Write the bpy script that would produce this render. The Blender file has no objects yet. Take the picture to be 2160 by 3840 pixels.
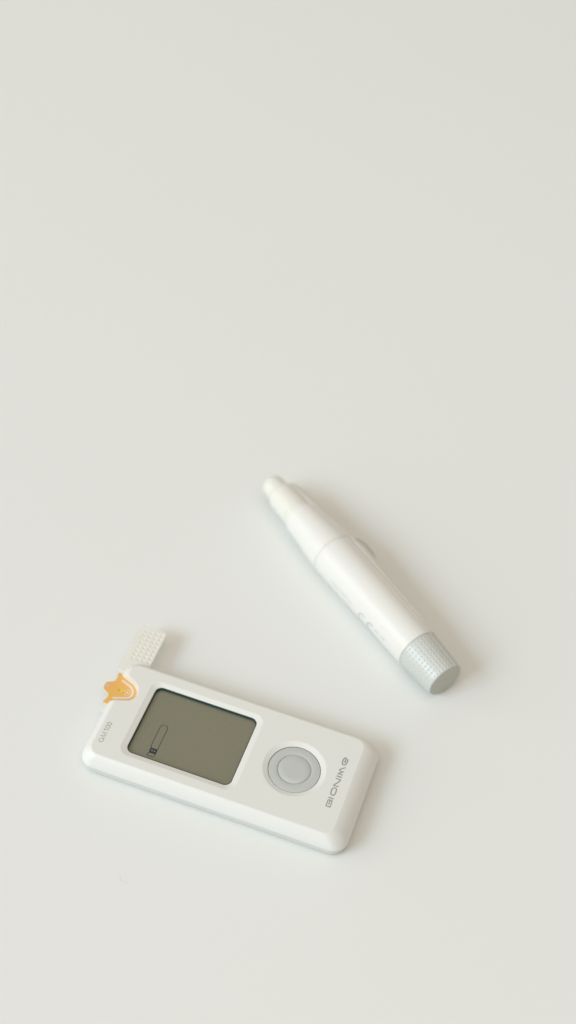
import bpy, bmesh, math, random
from mathutils import Vector, Matrix

sc = bpy.context.scene
COL = sc.collection
MM = 0.001
rad = math.radians

# ------------------------------------------------------------------ camera
PITCH, ROLL, CAM_H = rad(48.131), rad(6.060), 397.38
cam_d = bpy.data.cameras.new("camera")
cam = bpy.data.objects.new("camera", cam_d)
COL.objects.link(cam)
cp, sp, cr, sr = math.cos(PITCH), math.sin(PITCH), math.cos(ROLL), math.sin(ROLL)
F = Vector((0, cp, -sp)); U = Vector((0, sp, cp)); R = Vector((1, 0, 0))
R2 = cr * R + sr * U
U2 = -sr * R + cr * U
m = Matrix((R2, U2, -F)).transposed().to_4x4()
m.translation = Vector((0, 0, CAM_H * MM))
cam.matrix_world = m
cam_d.sensor_fit = 'VERTICAL'
cam_d.sensor_height = 36
cam_d.sensor_width = 20.25
cam_d.lens = 50.57
cam_d.clip_start = 0.02
cam_d.clip_end = 20
cam_d.dof.use_dof = True
cam_d.dof.focus_distance = 0.449
cam_d.dof.aperture_fstop = 5.6
cam_d.dof.aperture_blades = 0
sc.camera = cam

# ------------------------------------------------------------------ world: the even light of a bright room
w = bpy.data.worlds.new("World")
sc.world = w
w.use_nodes = True
bg = w.node_tree.nodes["Background"]
bg.inputs[0].default_value = (0.445, 0.405, 0.350, 1)
bg.inputs[1].default_value = 1.0

# ------------------------------------------------------------------ the window that lights the table from the left, plus two added fill lamps
tgt = Vector((0.015, 0.27, 0.0))
def area(name, az, el, dist, sx, sy, energy, color):
    ld = bpy.data.lights.new(name, 'AREA')
    ld.shape = 'RECTANGLE'
    ld.size, ld.size_y = sx, sy
    ld.energy = energy
    ld.color = color
    lo = bpy.data.objects.new(name, ld)
    COL.objects.link(lo)
    az, el = rad(az), rad(el)
    d = Vector((math.cos(az) * math.cos(el), math.sin(az) * math.cos(el), math.sin(el)))
    lo.location = tgt + d * dist
    lo.rotation_euler = (-d).to_track_quat('-Z', 'Y').to_euler()
area("window_light", 214, 35, 6.0, 2.5, 2.15, 165, (0.60, 0.785, 0.98))          # the window pane
area("left_fill_light", 200, 25, 5.2, 6.4, 3.6, 124, (1.0, 0.98, 0.92))            # added wide soft fill from the window side
area("overhead_fill_light", 270, 78, 5.0, 4.6, 4.2, 68, (1.0, 0.90, 0.77))        # added warm fill from overhead, evens out the shadows

sc.view_settings.view_transform = 'Standard'
sc.view_settings.look = 'None'
sc.view_settings.exposure = 0
sc.view_settings.gamma = 1

# ------------------------------------------------------------------ materials
def material(name, color, rough=0.4, metallic=0.0, bevel=0.0, noise=0.0, nscale=300.0, bump=0.0, bscale=2500.0,
             sss=0.0, transmission=0.0, ior=1.46, coat=0.0, spec=0.5):
    mt = bpy.data.materials.new(name)
    mt.use_nodes = True
    nt = mt.node_tree
    b = nt.nodes["Principled BSDF"]
    b.inputs["Base Color"].default_value = (*color, 1)
    b.inputs["Roughness"].default_value = rough
    b.inputs["Metallic"].default_value = metallic
    b.inputs["IOR"].default_value = ior
    b.inputs["Specular IOR Level"].default_value = spec
    if coat:
        b.inputs["Coat Weight"].default_value = coat
        b.inputs["Coat Roughness"].default_value = 0.08
    if sss:
        b.inputs["Subsurface Weight"].default_value = sss
        b.inputs["Subsurface Radius"].default_value = (1, 0.8, 0.6)
        b.inputs["Subsurface Scale"].default_value = 0.0012
    if transmission:
        b.inputs["Transmission Weight"].default_value = transmission
    tc = nt.nodes.new("ShaderNodeTexCoord")
    if noise:
        n = nt.nodes.new("ShaderNodeTexNoise")
        n.inputs["Scale"].default_value = nscale
        n.inputs["Detail"].default_value = 4
        nt.links.new(tc.outputs["Object"], n.inputs["Vector"])
        mx = nt.nodes.new("ShaderNodeMix")
        mx.data_type = 'RGBA'
        mx.inputs[6].default_value = (*[c * (1 - noise) for c in color], 1)
        mx.inputs[7].default_value = (*[min(1, c * (1 + noise)) for c in color], 1)
        nt.links.new(n.outputs["Fac"], mx.inputs[0])
        nt.links.new(mx.outputs[2], b.inputs["Base Color"])
    last = None
    if bevel:
        bv = nt.nodes.new("ShaderNodeBevel")
        bv.samples = 6
        bv.inputs["Radius"].default_value = bevel * MM
        last = bv.outputs["Normal"]
    if bump:
        n2 = nt.nodes.new("ShaderNodeTexNoise")
        n2.inputs["Scale"].default_value = bscale
        n2.inputs["Detail"].default_value = 3
        nt.links.new(tc.outputs["Object"], n2.inputs["Vector"])
        bp = nt.nodes.new("ShaderNodeBump")
        bp.inputs["Strength"].default_value = bump
        bp.inputs["Distance"].default_value = 0.00005
        nt.links.new(n2.outputs["Fac"], bp.inputs["Height"])
        if last: nt.links.new(last, bp.inputs["Normal"])
        last = bp.outputs["Normal"]
    if last: nt.links.new(last, b.inputs["Normal"])
    return mt

M_TABLE = material("white_laminate", (0.785, 0.802, 0.782), rough=0.42, noise=0.006, nscale=9, bump=0.05, bscale=900)
M_SHELL = material("white_gloss_plastic", (0.757, 0.762, 0.728), rough=0.33, bevel=0.35, noise=0.004, nscale=60)
M_BASE = material("pale_grey_plastic", (0.65, 0.665, 0.64), rough=0.45, noise=0.01)
M_BUTTON = material("silver_grey_plastic", (0.55, 0.58, 0.56), rough=0.42, metallic=0.15, noise=0.015, nscale=500, bump=0.15)
M_GAP = material("dark_gap", (0.03, 0.045, 0.04), rough=0.6)
M_RIM = material("dark_teal_gasket", (0.012, 0.045, 0.043), rough=0.25)
M_INK = material("grey_print", (0.31, 0.32, 0.30), rough=0.5)
M_INK2 = material("green_grey_print", (0.37, 0.41, 0.375), rough=0.5)
M_LCDINK = material("lcd_segment", (0.025, 0.04, 0.045), rough=0.4)
M_STRIP = material("cream_plastic", (0.88, 0.875, 0.805), rough=0.38, noise=0.005)
M_TAB = material("translucent_tab", (0.76, 0.765, 0.70), rough=0.3, noise=0.005)
M_ORANGE = material("orange_film", (0.80, 0.450, 0.125), rough=0.35, noise=0.03, nscale=250)
M_TRACK = material("pale_track_print", (0.74, 0.70, 0.645), rough=0.4)
M_YELLOW = material("yellow_reagent", (0.80, 0.60, 0.09), rough=0.4, noise=0.05)
M_YDARK = material("dark_yellow_reagent", (0.56, 0.37, 0.04), rough=0.4)
M_LILAC = material("lilac_window", (0.62, 0.47, 0.60), rough=0.3)
M_PEN = material("pen_white_plastic", (0.755, 0.748, 0.708), rough=0.34, bevel=0.12, noise=0.004, nscale=50)
M_PENTIP = material("pen_cream_clear_plastic", (0.745, 0.738, 0.672), rough=0.24, sss=0.2, ior=1.4, noise=0.005)
M_CAP = material("pearl_grey_plastic", (0.58, 0.60, 0.57), rough=0.42, metallic=0.12, noise=0.01, nscale=400)
M_CAPEND = material("flat_grey_plastic", (0.50, 0.505, 0.45), rough=0.5, noise=0.015)
M_REL = material("smoky_release_plastic", (0.50, 0.51, 0.45), rough=0.3)
M_PENINK = material("pale_pen_print", (0.40, 0.43, 0.40), rough=0.5)
M_PENINK2 = material("faint_pen_print", (0.60, 0.62, 0.58), rough=0.5)
M_SCUFF = material("scuff", (0.60, 0.60, 0.55), rough=0.6)

def let_light_through(mt, color, fac):
    nt = mt.node_tree
    out = nt.nodes["Material Output"]
    tr = nt.nodes.new("ShaderNodeBsdfTranslucent")
    tr.inputs["Color"].default_value = (*color, 1)
    mx = nt.nodes.new("ShaderNodeMixShader")
    mx.inputs[0].default_value = fac
    nt.links.new(nt.nodes["Principled BSDF"].outputs[0], mx.inputs[1])
    nt.links.new(tr.outputs[0], mx.inputs[2])
    nt.links.new(mx.outputs[0], out.inputs["Surface"])
let_light_through(M_STRIP, (1.0, 1.0, 0.97), 0.24)

# LCD panel: olive reflective display with dust specks on the window
def lcd_material():
    mt = bpy.data.materials.new("olive_lcd")
    mt.use_nodes = True
    nt = mt.node_tree
    b = nt.nodes["Principled BSDF"]
    b.inputs["Metallic"].default_value = 0.55
    b.inputs["Roughness"].default_value = 0.22
    tc = nt.nodes.new("ShaderNodeTexCoord")
    n = nt.nodes.new("ShaderNodeTexNoise")
    n.inputs["Scale"].default_value = 2600
    n.inputs["Detail"].default_value = 2
    nt.links.new(tc.outputs["Object"], n.inputs["Vector"])
    mx = nt.nodes.new("ShaderNodeMix"); mx.data_type = 'RGBA'
    mx.inputs[6].default_value = (0.262, 0.258, 0.190, 1)
    mx.inputs[7].default_value = (0.352, 0.350, 0.262, 1)
    nt.links.new(n.outputs["Fac"], mx.inputs[0])
    v = nt.nodes.new("ShaderNodeTexVoronoi")
    v.inputs["Scale"].default_value = 330
    nt.links.new(tc.outputs["Object"], v.inputs["Vector"])
    lt = nt.nodes.new("ShaderNodeMath"); lt.operation = 'LESS_THAN'
    lt.inputs[1].default_value = 0.035
    nt.links.new(v.outputs["Distance"], lt.inputs[0])
    sep = nt.nodes.new("ShaderNodeSeparateColor")
    nt.links.new(v.outputs["Color"], sep.inputs[0])
    gt = nt.nodes.new("ShaderNodeMath"); gt.operation = 'GREATER_THAN'
    gt.inputs[1].default_value = 0.72
    nt.links.new(sep.outputs[0], gt.inputs[0])
    mu = nt.nodes.new("ShaderNodeMath"); mu.operation = 'MULTIPLY'
    nt.links.new(lt.outputs[0], mu.inputs[0]); nt.links.new(gt.outputs[0], mu.inputs[1])
    mx2 = nt.nodes.new("ShaderNodeMix"); mx2.data_type = 'RGBA'
    nt.links.new(mu.outputs[0], mx2.inputs[0])
    nt.links.new(mx.outputs[2], mx2.inputs[6])
    mx2.inputs[7].default_value = (0.6, 0.6, 0.5, 1)
    nt.links.new(mx2.outputs[2], b.inputs["Base Color"])
    return mt
M_LCD = lcd_material()

# ------------------------------------------------------------------ helpers (all lengths in mm)
def make(name, verts, faces, mat, parent=None, smooth=True, angle=30, label=None, kind=None):
    me = bpy.data.meshes.new(name)
    me.from_pydata([(x * MM, y * MM, z * MM) for x, y, z in verts], [], faces)
    bm = bmesh.new(); bm.from_mesh(me)
    bmesh.ops.remove_doubles(bm, verts=bm.verts, dist=1e-7)
    bmesh.ops.recalc_face_normals(bm, faces=bm.faces)
    bm.to_mesh(me); bm.free()
    if smooth:
        me.shade_smooth()
        me.set_sharp_from_angle(angle=rad(angle))
    me.materials.append(mat)
    o = bpy.data.objects.new(name, me)
    COL.objects.link(o)
    if parent: o.parent = parent
    if label: o["label"] = label
    if kind: o["kind"] = kind
    return o

def thing(name, label, cat, loc=(0, 0, 0), rotz=0):
    o = bpy.data.objects.new(name, None)
    o.empty_display_size = 0.01
    COL.objects.link(o)
    o.location = Vector(loc) * MM
    o.rotation_euler = (0, 0, rotz)
    o["label"] = label; o["category"] = cat
    return o

def rrect(x0, x1, y0, y1, r, n=14):
    pts = []
    for cx, cy, a0 in ((x1 - r, y1 - r, 0), (x0 + r, y1 - r, 90), (x0 + r, y0 + r, 180), (x1 - r, y0 + r, 270)):
        for i in range(n + 1):
            a = rad(a0 + 90 * i / n)
            pts.append((cx + r * math.cos(a), cy + r * math.sin(a)))
    return pts

def circle(cx, cy, r, n=96):
    return [(cx + r * math.cos(2 * math.pi * i / n), cy + r * math.sin(2 * math.pi * i / n)) for i in range(n)]

def loft(rings, cap0=True, cap1=True):
    """rings: list of lists of 3D points of equal count"""
    n = len(rings[0]); V = []; Fc = []
    for r in rings: V += r
    for k in range(len(rings) - 1):
        a, b = k * n, (k + 1) * n
        for i in range(n):
            j = (i + 1) % n
            Fc.append((a + i, a + j, b + j, b + i))
    if cap0: Fc.append(tuple(reversed(range(n))))
    if cap1: Fc.append(tuple(range((len(rings) - 1) * n, len(rings) * n)))
    return V, Fc

def z3(pts, z): return [(x, y, z) for x, y in pts]

def smooth_closed(pts, n=8):
    out = []; L = len(pts)
    for i in range(L):
        p0, p1, p2, p3 = pts[i - 1], pts[i], pts[(i + 1) % L], pts[(i + 2) % L]
        for k in range(n):
            t = k / n
            out.append(tuple(0.5 * ((2 * p1[c]) + (-p0[c] + p2[c]) * t + (2 * p0[c] - 5 * p1[c] + 4 * p2[c] - p3[c]) * t * t
                             + (-p0[c] + 3 * p1[c] - 3 * p2[c] + p3[c]) * t ** 3) for c in range(2)))
    return out

def smooth_open(pts, n=8):
    out = []; L = len(pts)
    for i in range(L - 1):
        p0 = pts[max(i - 1, 0)]; p1 = pts[i]; p2 = pts[i + 1]; p3 = pts[min(i + 2, L - 1)]
        for k in range(n):
            t = k / n
            out.append(tuple(0.5 * ((2 * p1[c]) + (-p0[c] + p2[c]) * t + (2 * p0[c] - 5 * p1[c] + 4 * p2[c] - p3[c]) * t * t
                             + (-p0[c] + 3 * p1[c] - 3 * p2[c] + p3[c]) * t ** 3) for c in range(2)))
    out.append(tuple(pts[-1]))
    return out

def ribbon(pts, wd, closed=False):
    """2D stroke -> (verts2d, faces)"""
    P = [Vector(p) for p in pts]
    if closed and (P[0] - P[-1]).length < 1e-6: P = P[:-1]
    n = len(P); V = []; Fc = []
    for i in range(n):
        a = P[i - 1] if (i > 0 or closed) else None
        b = P[(i + 1) % n] if (i < n - 1 or closed) else None
        d1 = (P[i] - a).normalized() if a is not None else None
        d2 = (b - P[i]).normalized() if b is not None else None
        if d1 is None: d1 = d2
        if d2 is None: d2 = d1
        n1 = Vector((-d1.y, d1.x)); n2 = Vector((-d2.y, d2.x))
        mm_ = (n1 + n2)
        mm_ = mm_.normalized() if mm_.length > 1e-6 else n1
        k = min(1 / max(mm_.dot(n1), 0.35), 2.2)
        V += [tuple(P[i] + mm_ * k * wd / 2), tuple(P[i] - mm_ * k * wd / 2)]
    for i in range(n if closed else n - 1):
        j = (i + 1) % n
        Fc.append((2 * i, 2 * i + 1, 2 * j + 1, 2 * j))
    return V, Fc

def strokes(name, items, mapf, mat, parent, dz=0.004, **kw):
    """items: (pts, width, closed) -> one flat printed mark"""
    V = []; Fc = []
    for pts, wd, cl in items:
        v, f = ribbon(pts, wd, cl)
        o = len(V); k = len(Fc) and dz * items.index((pts, wd, cl))
        V += [(a, b, c + k) for a, b, c in (mapf(*p) for p in v)]; Fc += [tuple(o + i for i in q) for q in f]
    return make(name, V, Fc, mat, parent, smooth=False, **kw)

def poly_prism(name, pts, z0, z1, mat, parent, **kw):
    V, Fc = loft([z3(pts, z0), z3(pts, z1)])
    return make(name, V, Fc, mat, parent, angle=35, **kw)

def cut(target, cutters):
    """boolean-subtract temporary solids from the target mesh"""
    for c in cutters:
        md = target.modifiers.new("cut", 'BOOLEAN')
        md.operation = 'DIFFERENCE'; md.solver = 'EXACT'; md.object = c
    dg = bpy.context.evaluated_depsgraph_get()
    dg.update()
    me = bpy.data.meshes.new_from_object(target.evaluated_get(dg))
    target.modifiers.clear()
    old = target.data
    target.data = me
    me.name = old.name
    bpy.data.meshes.remove(old)
    for c in cutters:
        cm = c.data
        bpy.data.objects.remove(c); bpy.data.meshes.remove(cm)

# ------------------------------------------------------------------ the white table
tb = make("tabletop", *loft([z3(rrect(-1300, 1300, -300, 1500, 20), -25), z3(rrect(-1300, 1300, -300, 1500, 20), 0)]),
          M_TABLE, smooth=False)
tb["kind"] = "structure"
tb["label"] = "plain matt white tabletop under both devices"

# ------------------------------------------------------------------ the meter
T = 9.0                               # height of its top face
meter = thing("glucose_meter", "white blood glucose meter with olive screen and round grey button",
              "glucose meter", (-22.596, 249.803, 0), rad(-14.801))

def lerp(a, b, t): return a + (b - a) * t
def shell_ring(s, z, dy=0):
    x0 = lerp(-30.75, -27.9, s); x1 = lerp(57.5, 52.3, s)
    y0 = lerp(-20.5, -17.9, s); y1 = lerp(20.7, 18.0, s)
    r = lerp(4.9, 3.2, s)
    return z3(rrect(x0, x1, y0, y1, r, 18), T + z)
prof = []
NP = 26
for i in range(NP + 1):
    a = i / NP                        # quarter-ellipse like side, meeting the face at a slight crease
    ang = rad(4 + (90 - 20) * a)
    s = 1 - (math.sin(ang) - math.sin(rad(4))) / (math.sin(rad(74)) - math.sin(rad(4)))
    z = -4.3 * (math.cos(rad(4)) - math.cos(ang)) / (math.cos(rad(4)) - math.cos(rad(74))) 
    z = lerp(z, -4.3 * (1 - s), 0.22)
    prof.append((s, z))
prof = prof[::-1]
rings = [shell_ring(0.02, -4.8), shell_ring(0.0, -4.7)] + [shell_ring(s, z) for s, z in prof]
shell = make("housing", *loft(rings), M_SHELL, meter, angle=11)

def solid(rings):
    V, Fc = loft(rings)
    return make("cutter", V, Fc, M_SHELL, meter, smooth=False)
# screen opening: shallow sloped lip, then straight through
SW, SH = 17.5, 13.23
c1 = solid([z3(rrect(-SW, SW, -SH, SH, 2.3), T - 3.2),
            z3(rrect(-SW, SW, -SH, SH, 2.3), T - 0.60),
            z3(rrect(-SW - 1.9, SW + 1.9, -SH - 1.75, SH + 1.5, 3.4), T + 0.0),
            z3(rrect(-SW - 3.4, SW + 3.4, -SH - 3.2, SH + 2.8, 4.6), T + 0.48)])
BX, BY, BR = 34.18, 0.155, 8.35
c2 = solid([z3(circle(BX, BY, BR), T - 2.6),
            z3(circle(BX, BY, BR), T - 0.62),
            z3(circle(BX, BY, 10.05), T + 0.0),
            z3(circle(BX, BY, 11.1), T + 0.5)])
top = smooth_open([(-29.9, 15.3), (-29.28, 14.39), (-27.67, 13.15), (-25.48, 11.98), (-23.4, 10.67), (-22.5, 9.3), (-22.1, 7.7),
                   (-22.45, 5.9), (-23.6, 4.35), (-25.6, 3.5), (-28.34, 2.5), (-29.9, 1.6)], 6)
bot = smooth_open([(-30.5, 14.4), (-30.1, 13.9), (-27.5, 12.85), (-25.35, 11.9), (-23.9, 10.5), (-23.35, 9.2), (-23.25, 7.8),
                   (-23.8, 6.4), (-24.9, 5.4), (-26.4, 4.7), (-28.9, 3.9), (-30.5, 3.2)], 6)
def close_left(p, z): return [(-36, p[0][1] + .4, z)] + [(x, y, z) for x, y in p] + [(-36, p[-1][1] - .4, z)]
ext = [(2 * a[0] - b[0], 2 * a[1] - b[1]) for a, b in zip(top, bot)]
c3 = solid([close_left(bot, T - 3.85), close_left(bot, T - 3.0), close_left(top, T + 0.0), close_left(ext, T + 3.0)])
cut(shell, [c1, c2, c3])
shell.data.shade_smooth()
shell.data.set_sharp_from_angle(angle=rad(11))

# grey lower half of the casing
def base_ring(i, z): return z3(rrect(-30.75 + i, 57.5 - i, -20.5 + i, 20.7 - i, 4.9 - i * .5, 18), z)
make("base", *loft([base_ring(1.7, 0.03), base_ring(1.1, 0.25), base_ring(0.75, 0.8), base_ring(0.5, 2.0), base_ring(0.3, 4.2)]),
     M_BASE, meter, angle=50, label="pale grey underside of the casing")

# screen: dark gasket wall, display panel, the strip icon on it
scr = make("screen", *loft([z3(rrect(-SW - .3, SW + .3, -SH - .3, SH + .3, 2.5), T - 3.1),
                            z3(rrect(-SW - .3, SW + .3, -SH - .3, SH + .3, 2.5), T - 1.65)]),
           M_LCD, meter, angle=30, label="olive grey display with a test strip icon")
g0 = rrect(-SW + .02, SW - .02, -SH + .02, SH - .02, 2.3); g1 = rrect(-SW + .22, SW - .22, -SH + .22, SH - .22, 2.15)
g2 = rrect(-SW + .32, SW - .32, -SH + .32, SH - .32, 2.1)
make("gasket", *loft([z3(g0, T - 1.9), z3(g0, T - .64), z3(g1, T - .68), z3(g2, T - 1.6), z3(g2, T - 1.9), z3(g0, T - 1.9)], False, False),
     M_RIM, scr, angle=30)
zi = T - 1.635
def icon_map(x, y): return (x, y - .28, zi)
top_arc = [(-10.93, -7.8), (-10.96, -.34), (-10.85, .25), (-10.56, .72), (-10.15, 1.0), (-9.86, 1.06)]
right = [(-9.5, 1.08), (-9.2, .98), (-8.85, .72), (-8.6, .35), (-8.49, -.1), (-8.49, -8.3), (-8.49, -10.5), (-8.58, -10.95), (-8.8, -11.18), (-10.6, -11.25),
         (-10.88, -11.1), (-10.93, -10.6), (-10.6, -10.2), (-10.62, -9.9)]
strokes("strip_icon", [(top_arc, .2, False), (right, .2, False), ([(-10.93, -7.7), (-10.68, -8.1), (-10.68, -8.5)], .22, False)], icon_map, M_LCDINK, scr)
blk = [(-10.7, -8.2), (-8.5, -8.2), (-8.5, -10.15), (-10.7, -10.15), (-10.62, -9.6), (-10.95, -9.25), (-10.68, -8.75)]
make("icon_block", [(x, y - .28, zi + .004) for x, y in blk], [tuple(range(len(blk)))], M_LCDINK, scr, smooth=False)
for cx in (-9.98, -9.12):
    make("icon_dot", [(x, y, zi + .008) for x, y in circle(cx, -9.43, .27, 20)], [tuple(range(20))], M_LCD, scr, smooth=False)

# round button with an engraved ring, in a narrow dark gap
br = BR - 0.14
bp = [(br - .05, T - 2.5), (br, T - 0.80), (br - .12, T - 0.66), (br - .5, T - .60), (br * .80, T - .56)]
gr = 5.28
bp += [(gr + .38, T - .55), (gr + .20, T - .60), (gr + .08, T - .92), (gr - .18, T - .93), (gr - .30, T - .60), (gr - .42, T - .54), (gr * .6, T - .52), (gr * .2, T - .515)]
rr = [z3(circle(BX, BY, r, 128), z) for r, z in bp]
make("button", *loft(rr), M_BUTTON, meter, angle=40, label="round silver grey button with an engraved ring")
V, Fc = loft([z3(circle(BX, BY, BR - .005, 128), T - 2.4), z3(circle(BX, BY, br - .03, 128), T - 2.39), z3(circle(BX, BY, br - .03, 128), T - .86),
              z3(circle(BX, BY, BR - .005, 128), T - .80), z3(circle(BX, BY, BR - .005, 128), T - 2.4)], False, False)
make("button_gap", V, Fc, M_GAP, meter)

# lettering: strokes in letter space (u along the word, v up)
def arc(cx, cy, rx, ry, a0, a1, n=14):
    return [(cx + rx * math.cos(rad(lerp(a0, a1, i / n))), cy + ry * math.sin(rad(lerp(a0, a1, i / n)))) for i in range(n + 1)]
def rr2(x0, x1, y0, y1, r): return rrect(x0, x1, y0, y1, r, 5)
zt = T + 0.012
# maker's name: 19 mm long, 1.8 mm high, reading upwards along the right end
def word_map(u, v): return (49.05 - v, -9.0 + u, zt)
H_ = 1.72
q = .43
B = [([(0.0 + q / 2, q / 2), (2.0, q / 2), (2.55, .28), (2.72, .5), (2.5, .78), (2.25, .87), (2.5, .98), (2.66, 1.2), (2.4, 1.5), (1.9, H_ - q / 2), (q / 2, H_ - q / 2)], q * .8, True),
     ([(.85, .87), (2.3, .87)], q * .75, False)]
I1 = [([(3.35, 0), (3.35, H_)], q, False)]
O = [(smooth_closed([(4.45, .86), (4.75, .32), (5.4, .17), (6.3, .17), (6.95, .32), (7.2, .86), (6.95, 1.4), (6.3, 1.55), (5.4, 1.55), (4.75, 1.4)], 5), q * .9, True)]
N = [([(7.95, 0), (7.95, 1.5), (8.25, 1.42), (8.9, .95), (9.6, .45), (10.3, .18), (10.6, .2), (10.6, H_)], q * .85, False)]
I2 = [([(11.55, 0), (11.55, H_)], q, False)]
M_ = [([(12.45, 0), (12.45, 1.45), (12.7, 1.35), (13.15, .75), (13.75, .1)], q * .85, False),
      ([(13.3, .55), (13.9, 1.5), (14.2, 1.4), (14.75, .75), (15.35, .0)], q * .85, False)]
E_ = [([(18.55, .22), (18.1, .17), (17.2, .17), (16.5, .3), (16.15, .6), (16.1, 1.0), (16.35, 1.4), (17.0, 1.55), (17.9, 1.55), (18.55, 1.4), (18.78, 1.05), (18.75, .82), (16.9, .82)], q * .9, False)]
strokes("maker_name", B + I1 + O + N + I2 + M_ + E_, word_map, M_INK, meter)
# model name GM100, light strokes
def gm_map(u, v): return (-25.05 - v, -13.55 + u * 1.0, zt)
g = .24; h = 1.62
G = [(arc(.92, h / 2, .80, h / 2 - g / 2, 48, 322, 22) + [(1.62, .30), (1.62, .80), (1.05, .80)], g, False)]
Mm = [([(2.15, 0), (2.28, h), (2.98, .12), (3.7, h), (3.85, 0)], g, False)]
one = [([(4.45, h - .35), (4.95, h - .02), (4.95, 0)], g, False)]
z1 = [(arc(6.02, h / 2, .48, h / 2 - g / 2, 0, 360, 24)[:-1], g, True)]
z2 = [(arc(7.35, h / 2, .48, h / 2 - g / 2, 0, 360, 24)[:-1], g, True)]
strokes("model_name", G + Mm + one + z1 + z2, gm_map, M_INK2, meter)
make("speck", [(x, y, T - .4) for x, y in circle(38.53 , -2.75, .07, 8)], [tuple(range(8))], M_GAP, meter, smooth=False)

# ------------------------------------------------------------------ the test strip (held in the meter, its own thing)
strip = thing("test_strip", "cream test strip with orange film and dimpled handle plugged into the meter",
              "test strip", (-22.596, 249.803, 0), rad(-14.801))
ZS = T - 3.0
# handle with 4 x 8 dimples
def dimple_handle():
    x0, x1, y0, y1 = -32.75, -23.45, 16.0, 35.6
    nx, ny = 110, 232
    cx = [-30.15 + 1.87 * k for k in range(4)]
    cy = [22.15 + 1.672 * k for k in range(8)]
    V = []; Fc = []
    rc = 1.1
    for j in range(ny + 1):
        for i in range(nx + 1):
            x = lerp(x0, x1, i / nx); y = lerp(y0, y1, j / ny)
            z = 0.0
            if y > 21:
                for a in cx:
                    if abs(x - a) < .62:
                        for b in cy:
                            d2 = ((x - a) ** 2 + (y - b) ** 2) / .33
                            if d2 < 1.6: z -= .21 * max(0, 1 - d2) ** 1.0 if d2 < 1 else 0
            # rounded far corners
            yy = y
            if y > y1 - rc:
                k = (y - (y1 - rc)) / rc
                inset = rc * (1 - math.sqrt(max(0, 1 - k * k)))
                xm = (x0 + x1) / 2
                x = xm + (x - xm) * (1 - inset * 2 / (x1 - x0))
            V.append((x, yy, ZS + .12 + z))
    idx = lambda i, j: j * (nx + 1) + i
    for j in range(ny):
        for i in range(nx): Fc.append((idx(i, j), idx(i + 1, j), idx(i + 1, j + 1), idx(i, j + 1)))
    edge = [idx(i, 0) for i in range(nx + 1)] + [idx(nx, j) for j in range(1, ny + 1)] + \
           [idx(i, ny) for i in range(nx - 1, -1, -1)] + [idx(0, j) for j in range(ny - 1, 0, -1)]
    o = len(V)
    xm, ym = (x0 + x1) / 2, (y0 + y1) / 2
    for e in edge:
        x, y, z = V[e]; V.append((x, y, ZS - .75))
    n = len(edge)
    for k in range(n):
        Fc.append((edge[k], edge[(k + 1) % n], o + (k + 1) % n, o + k))
    Fc.append(tuple(o + k for k in range(n)))
    return V, Fc
make("handle", *dimple_handle(), M_STRIP, strip, angle=32, label="dimpled cream handle of the strip")
carrier = [(-23.45, 16.0), (-32.1, 16.0), (-32.1, 14.9), (-31.2, 13.5), (-30.9, 10.8), (-30.9, 6.0), (-31.0, 3.6), (-32.2, 2.4), (-32.45, 1.0), (-32.2, .1), (-31.5, -.45),
           (-30.6, -.65), (-24.4, -.65), (-23.6, 0.2)]
poly_prism("carrier", carrier, ZS - .65, ZS - .12, M_TAB, strip)
film_pts = [(-32.02, 14.85), (-31.83, 13.45), (-31.6, 12.3), (-31.75, 11.4), (-32.3, 10.95), (-34.05, 10.1), (-34.3, 9.8), (-34.25, 7.5), (-33.2, 6.75), (-32.1, 6.2),
            (-31.55, 5.5), (-31.45, 4.5), (-31.9, 3.5), (-32.2, 2.35), (-30.4, 2.3), (-26.0, 3.6), (-23.3, 6.2), (-23.1, 9.6), (-24.6, 11.8), (-28, 13.6)]
poly_prism("orange_film", film_pts, ZS - .115, ZS + .06, M_ORANGE, strip)
cxm, cym = -28.6, 8.6
und = []
for x, y in film_pts[:14]:
    dx, dy = x - cxm, y - cym; L = math.hypot(dx, dy); und.append((x + dx / L * .22, y + dy / L * .22))
und += [(-30.4, 2.6), (-26.3, 4.2), (-24.0, 6.4), (-23.8, 9.2), (-25, 11.3), (-28, 13.2)]
poly_prism("film_backing", und, ZS - .34, ZS - .117, M_STRIP, strip)
zf = ZS + .066
def film_map(x, y): return (x, y, zf)
tr = smooth_open([(-29.75, 12.35), (-27.7, 11.65), (-25.75, 10.75), (-24.8, 9.6), (-24.55, 8.1), (-25.2, 6.85), (-26.6, 6.2), (-29.9, 4.95)], 8)
strokes("track_print", [(tr, .62, False)], film_map, M_TRACK, strip)
strokes("ring_print", [(circle(-26.3, 8.6, .98, 36), .17, True)], lambda x, y: (x, y, zf + .003), M_TRACK, strip)
make("sensor_dot", [(x, y, zf + .004) for x, y in circle(-26.27, 8.6, .34, 20)], [tuple(range(20))], M_TRACK, strip, smooth=False)
make("reagent_spot", [(x, y, zf + .002) for x, y in smooth_closed([(-29.0, 8.0), (-28.2, 7.95), (-27.3, 8.0), (-26.95, 8.4), (-27.3, 8.85), (-28.2, 8.95), (-29.0, 8.9), (-29.4, 8.45)], 4)],
     [tuple(range(32))], M_YELLOW, strip, smooth=False)
make("reagent_spot", [(x, y, zf + .005) for x, y in circle(-29.08, 8.47, .42, 20)], [tuple(range(20))], M_YDARK, strip, smooth=False)
make("reagent_spot", [(x, y, zf + .005) for x, y in circle(-27.55, 8.2, .33, 20)], [tuple(range(20))], M_YDARK, strip, smooth=False)
make("lilac_spot", [(x, y, zf + .002) for x, y in circle(-33.3, 8.75, .55, 24)], [tuple(range(24))], M_LILAC, strip, smooth=False)

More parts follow.
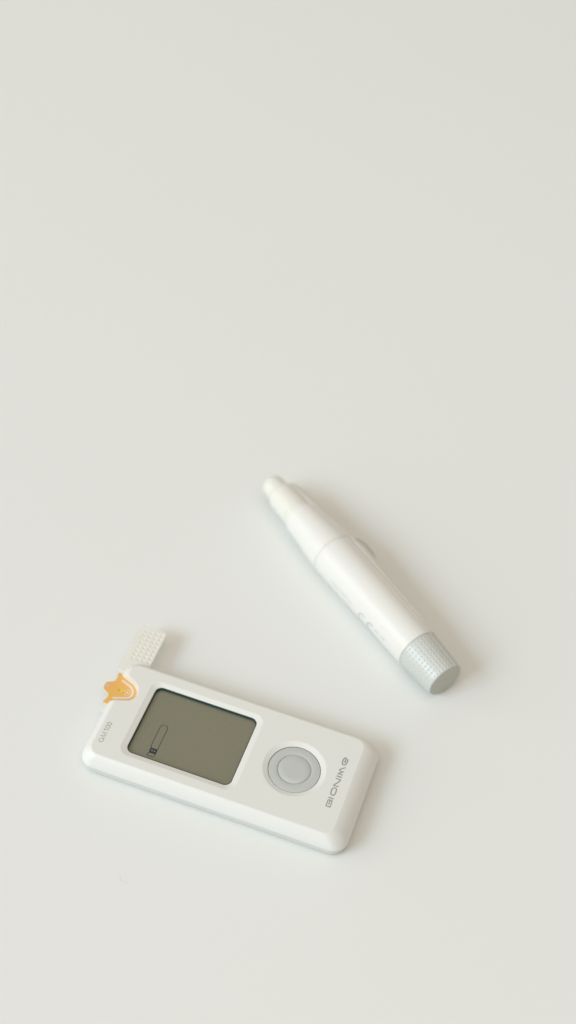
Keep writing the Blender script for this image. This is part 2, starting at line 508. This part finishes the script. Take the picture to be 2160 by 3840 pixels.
# ------------------------------------------------------------------ the lancing pen
ORG = Vector((48.43, 293.535, 0))
AXA = rad(129.4)
pen = thing("lancing_pen", "white pen-shaped lancing device with grey dimpled end cap",
            "lancing device", (ORG.x, ORG.y, 0), AXA)
# pen frame: local +x = along the axis to the tip (t), local -y = to the right of the photograph (n)
def ax_z(t): return 7.75 + 0.0135 * t
def pt(t, th, r, oc=0.0, oz=0.0):
    """th from the right-hand horizontal, counter-clockwise towards the top"""
    return (t, -(r * math.cos(th) + oc), ax_z(t) + r * math.sin(th) + oz)
SEAM = rad(47)
def interp(tab, t):
    if t <= tab[0][0]: return tab[0][1]
    for (a, va), (b, vb) in zip(tab, tab[1:]):
        if t <= b:
            k = (t - a) / (b - a)
            k = k * k * (3 - 2 * k) if False else k
            return lerp(va, vb, k)
    return tab[-1][1]
def adiff(a, b): return (a - b + math.pi) % (2 * math.pi) - math.pi
def bump_f(x): return max(0, 1 - x * x) ** 2
JT = 48.6
def r_body(t): return interp([(0, 7.68), (12, 7.86), (25, 8.05), (38, 8.2), (50, 8.3)], t)
def r_front(t): return interp([(48.6, 8.3), (51, 8.2), (54, 7.95), (58, 7.5), (62, 7.1), (66, 6.8), (69.5, 6.6)], t)
def seam_mod(t, th, amp=1.0):
    """lower half a little proud of the upper, dark groove on the parting line, fine lip above it"""
    d = adiff(th, SEAM)
    r = -0.95 * bump_f(d / rad(5.4)) * amp + 0.22 * bump_f((d - rad(8)) / rad(5)) * amp
    k = 0.5 - 0.5 * math.tanh((d + rad(2.0)) / rad(1.2))      # 1 on the lower half
    side = 1 if adiff(th, SEAM - math.pi / 2) < math.pi / 2 and adiff(th, SEAM - math.pi / 2) > -math.pi / 2 else 0
    fade = 0.5 + 0.5 * math.tanh((adiff(th, rad(-75))) / rad(14)) if side else 0
    return r + 0.60 * k * side * fade * amp
def tube(ts, rf, nth=288, cap0=True, cap1=True):
    rings = []
    for t in ts:
        rings.append([pt(t, 2 * math.pi * i / nth, rf(t, 2 * math.pi * i / nth)) for i in range(nth)])
    return loft(rings, cap0, cap1)
def steps(a, b, n): return [lerp(a, b, i / n) for i in range(n + 1)]

def barrel_r(t, th):
    edge = min(t - 0.15, JT - .07 - t)
    ease = -0.16 * max(0, 1 - edge / .3) ** 2
    k = min(1, max(0, (t - 1) / 8))
    flare = 1.9 * bump_f((t - 42.5) / (8.5 if t > 42.5 else 21)) * bump_f(adiff(th, rad(6)) / rad(42))
    return r_body(t) + ease + seam_mod(t, th, 0.35 + .65 * k) + flare
make("barrel", *tube([.15, .3, .45] + steps(.8, JT - .8, 60) + [JT - .45, JT - .25, JT - .07], barrel_r), M_PEN, pen, angle=40)
# parting rings
make("joint_ring", *tube([-.35, .4], lambda t, th: 7.35, 96), M_CAPEND, pen)
make("joint_ring", *tube([JT - .5, JT + .5], lambda t, th: 8.08, 96), M_CAPEND, pen)

def front_r(t, th):
    ease = -0.14 * max(0, 1 - (t - JT - .07) / .3) ** 2 - 0.12 * max(0, 1 - (68.5 - t) / .4) ** 2
    return r_front(t) + ease + seam_mod(t, th, 1.0)
make("front_sleeve", *tube([JT + .07, JT + .25, JT + .4] + steps(JT + .8, 67.8, 28) + [68.1, 68.3, 68.5], front_r), M_PEN, pen, angle=40)
# lower lip that runs on beneath the tip, seen along the right side
def lip_part():
    rings = []
    for t in steps(54, 82.6, 44):
        r = interp([(54, 7.7), (62, 6.8), (66, 6.5), (68, 6.6), (70, 6.45), (76, 6.1), (79, 5.9), (81.4, 5.5), (82.3, 4.6), (82.6, 3.4)], t)
        off = interp([(54, .0), (60, .4), (64, 1.6), (67, 3.1), (69, 3.6), (76, 3.1), (80, 2.5), (82.6, 1.8)], t)
        rings.append([pt(t, 2 * math.pi * i / 192, r - .22 * bump_f(adiff(2 * math.pi * i / 192, rad(38)) / rad(4)), off * math.cos(rad(-31)), off * math.sin(rad(-31))) for i in range(192)])
    return loft(rings)
make("lower_lip", *lip_part(), M_PEN, pen, angle=40)
# rounded cream tip
def tip_r(t, th):
    r = interp([(67.5, 6.0), (72, 5.85), (78, 5.6), (80.8, 5.35), (81.4, 5.15), (82.0, 4.75), (82.6, 4.4), (86, 4.2), (87.3, 3.95), (88.2, 3.3), (88.75, 2.6), (89, 1.8)], t)
    r -= .25 * bump_f((t - 71.2) / .5)
    return r
tip = make("tip", *tube(steps(67.5, 71.3, 6) + [71.45] + steps(71.8, 80.6, 18) + steps(80.8, 82.6, 12) + steps(83, 86, 6) + [86.5, 87, 87.5, 87.9, 88.2, 88.5, 88.7, 88.85, 88.95, 89], tip_r, 160), M_PENTIP, pen, angle=40,
           label="rounded cream tip of the pen")
core = [[pt(t, 2 * math.pi * i / 64, rr_) for i in range(64)] for t, rr_ in ((67.6, 4.9), (72, 4.7), (78, 4.2), (84, 3.5), (87, 2.9), (87.6, 2.4))]
make("needle_sleeve", *loft(core), M_PEN, tip, angle=40)
make("needle_opening", [pt(89.02, 2 * math.pi * i / 24, 1.3) for i in range(24)], [tuple(range(24))], M_CAPEND, tip, smooth=False)

# end cap with dimples
CR0, CR1 = 7.62, 6.72
def cap_mesh():
    nth = 32 * 12
    ts = [-.15, -.3] + steps(-.5, -14.6, 126) + [-14.75, -14.9, -15.0]
    rows = [-1.35 - 1.6 * k for k in range(9)]
    rings = []
    for t in ts:
        base = lerp(CR0, CR1, (-t) / 15)
        if t > -.35: base -= .10
        if t < -14.6: base -= .25 * ((-14.6 - t) / .4) ** 2
        ring = []
        for i in range(nth):
            th = 2 * math.pi * i / nth
            r = base
            for rt in rows:
                if abs(t - rt) < .5:
                    a = (i + (0)) % 12
                    a = a if a <= 6 else a - 12
                    ds = a / 12 * (2 * math.pi / 32) * base * 1.0
                    q2 = ((t - rt) ** 2 + ds ** 2) / .40 ** 2
                    if q2 < 1: r -= .24 * (1 - q2)
            r += -.26 * bump_f(adiff(th, rad(53)) / rad(3.2)) + .20 * bump_f(adiff(th, rad(59)) / rad(3.5))
            ring.append(pt(t, th, r))
        rings.append(ring)
    return loft(rings)
cap = make("end_cap", *cap_mesh(), M_CAP, pen, angle=50, label="tapered pearl grey end cap covered in dimples")
dr = []
for r, t in ((CR1 - .28, -14.9), (CR1 - .30, -15.06), (CR1 - .5, -15.1), (.5, -15.1), (.42, -15.2), (.2, -15.28)):
    dr.append([pt(t, 2 * math.pi * i / 96, r) for i in range(96)])
make("end_disc", *loft(dr), M_CAPEND, cap, angle=30, label="flat grey end face of the cap")
make("centre_mark", [pt(-15.30, 2 * math.pi * i / 16, .26) for i in range(16)], [tuple(range(16))], M_REL, cap, smooth=False)

# release button on the right-hand side
def rel():
    rings = []
    for i in range(0, 31):
        u = -1 + 2 * i / 30
        t = 43.0 + 6.8 * u
        k = max(1e-3, 1 - u * u) ** .5
        ring = []
        for j in range(40):
            a = 2 * math.pi * j / 40
            # superellipse in (angular, radial)
            da = math.cos(a) * rad(13) * min(1, k * 1.15)
            dr_ = max(0, math.sin(a)) * 3.2 * k ** 0.8 if math.sin(a) > 0 else math.sin(a) * 1.0
            ring.append(pt(t, rad(8) + da, r_body(t) + .4 + dr_))
        rings.append(ring)
    return loft(rings)
make("release_button", *rel(), M_REL, pen, angle=60, label="smoky grey release button on the side")

# printing on the left flank
def flank(u, v):
    """u = -t direction (towards the cap), v = arc length upwards from the horizontal on the left side"""
    t = -u
    r = r_body(t) + .02
    th = math.pi - v / r
    return pt(t, th, r)
def fine(pts, n=6):
    out = []
    for a, b in zip(pts, pts[1:]):
        for i in range(n): out.append((lerp(a[0], b[0], i / n), lerp(a[1], b[1], i / n)))
    return out + [pts[-1]]
V0 = -.9
cm = 2.05
C_ = [(arc(-20.6, V0 + 0, cm, cm, 62, 298, 24), .40, False)]
E2 = [(arc(-15.9, V0 + 0, cm, cm, 62, 298, 24), .40, False), ([(-17.8, V0), (-16.4, V0)], .38, False)]
strokes("ce_mark", C_ + E2, flank, M_PENINK, pen)
rnd = random.Random(4)
def tiny(u0, u1, v, h, gaps=()):
    it = []
    u = u0
    while u < u1:
        if any(a <= u <= b for a, b in gaps): u += .3; continue
        k = rnd.random()
        it.append(([(u, v - h / 2), (u, v + h / 2)], .13, False))
        if k < .5: it.append(([(u, v + (h / 2 - .06) * (1 if k < .25 else -1)), (u + .38, v + (h / 2 - .06) * (1 if k < .25 else -1))], .12, False))
        elif k < .8: it.append(([(u, v), (u + .38, v)], .12, False))
        u += .62
    return it
strokes("small_print", tiny(-39.0, -27.2, .5, .75), flank, M_PENINK, pen)
strokes("small_print", tiny(-13.6, -8.2, .6, .9, gaps=((-11.2, -10.6),)), flank, M_PENINK, pen)

# ------------------------------------------------------------------ faint marks on the table
def scuff(pts, wd):
    v, f = ribbon(smooth_open(pts, 6), wd)
    make("scuff", [(x, y, .01) for x, y in v], f, M_SCUFF, tb, smooth=False)
cx, cy = -37.6, 202.0
scuff([(cx - 1.0, cy + 1.0), (cx - .7, cy + .3), (cx + .0, cy - .4), (cx + .6, cy - .8)], .12)
scuff([(cx + .9, cy - .85), (cx + 1.5, cy - .6), (cx + 1.65, cy - .1)], .08)
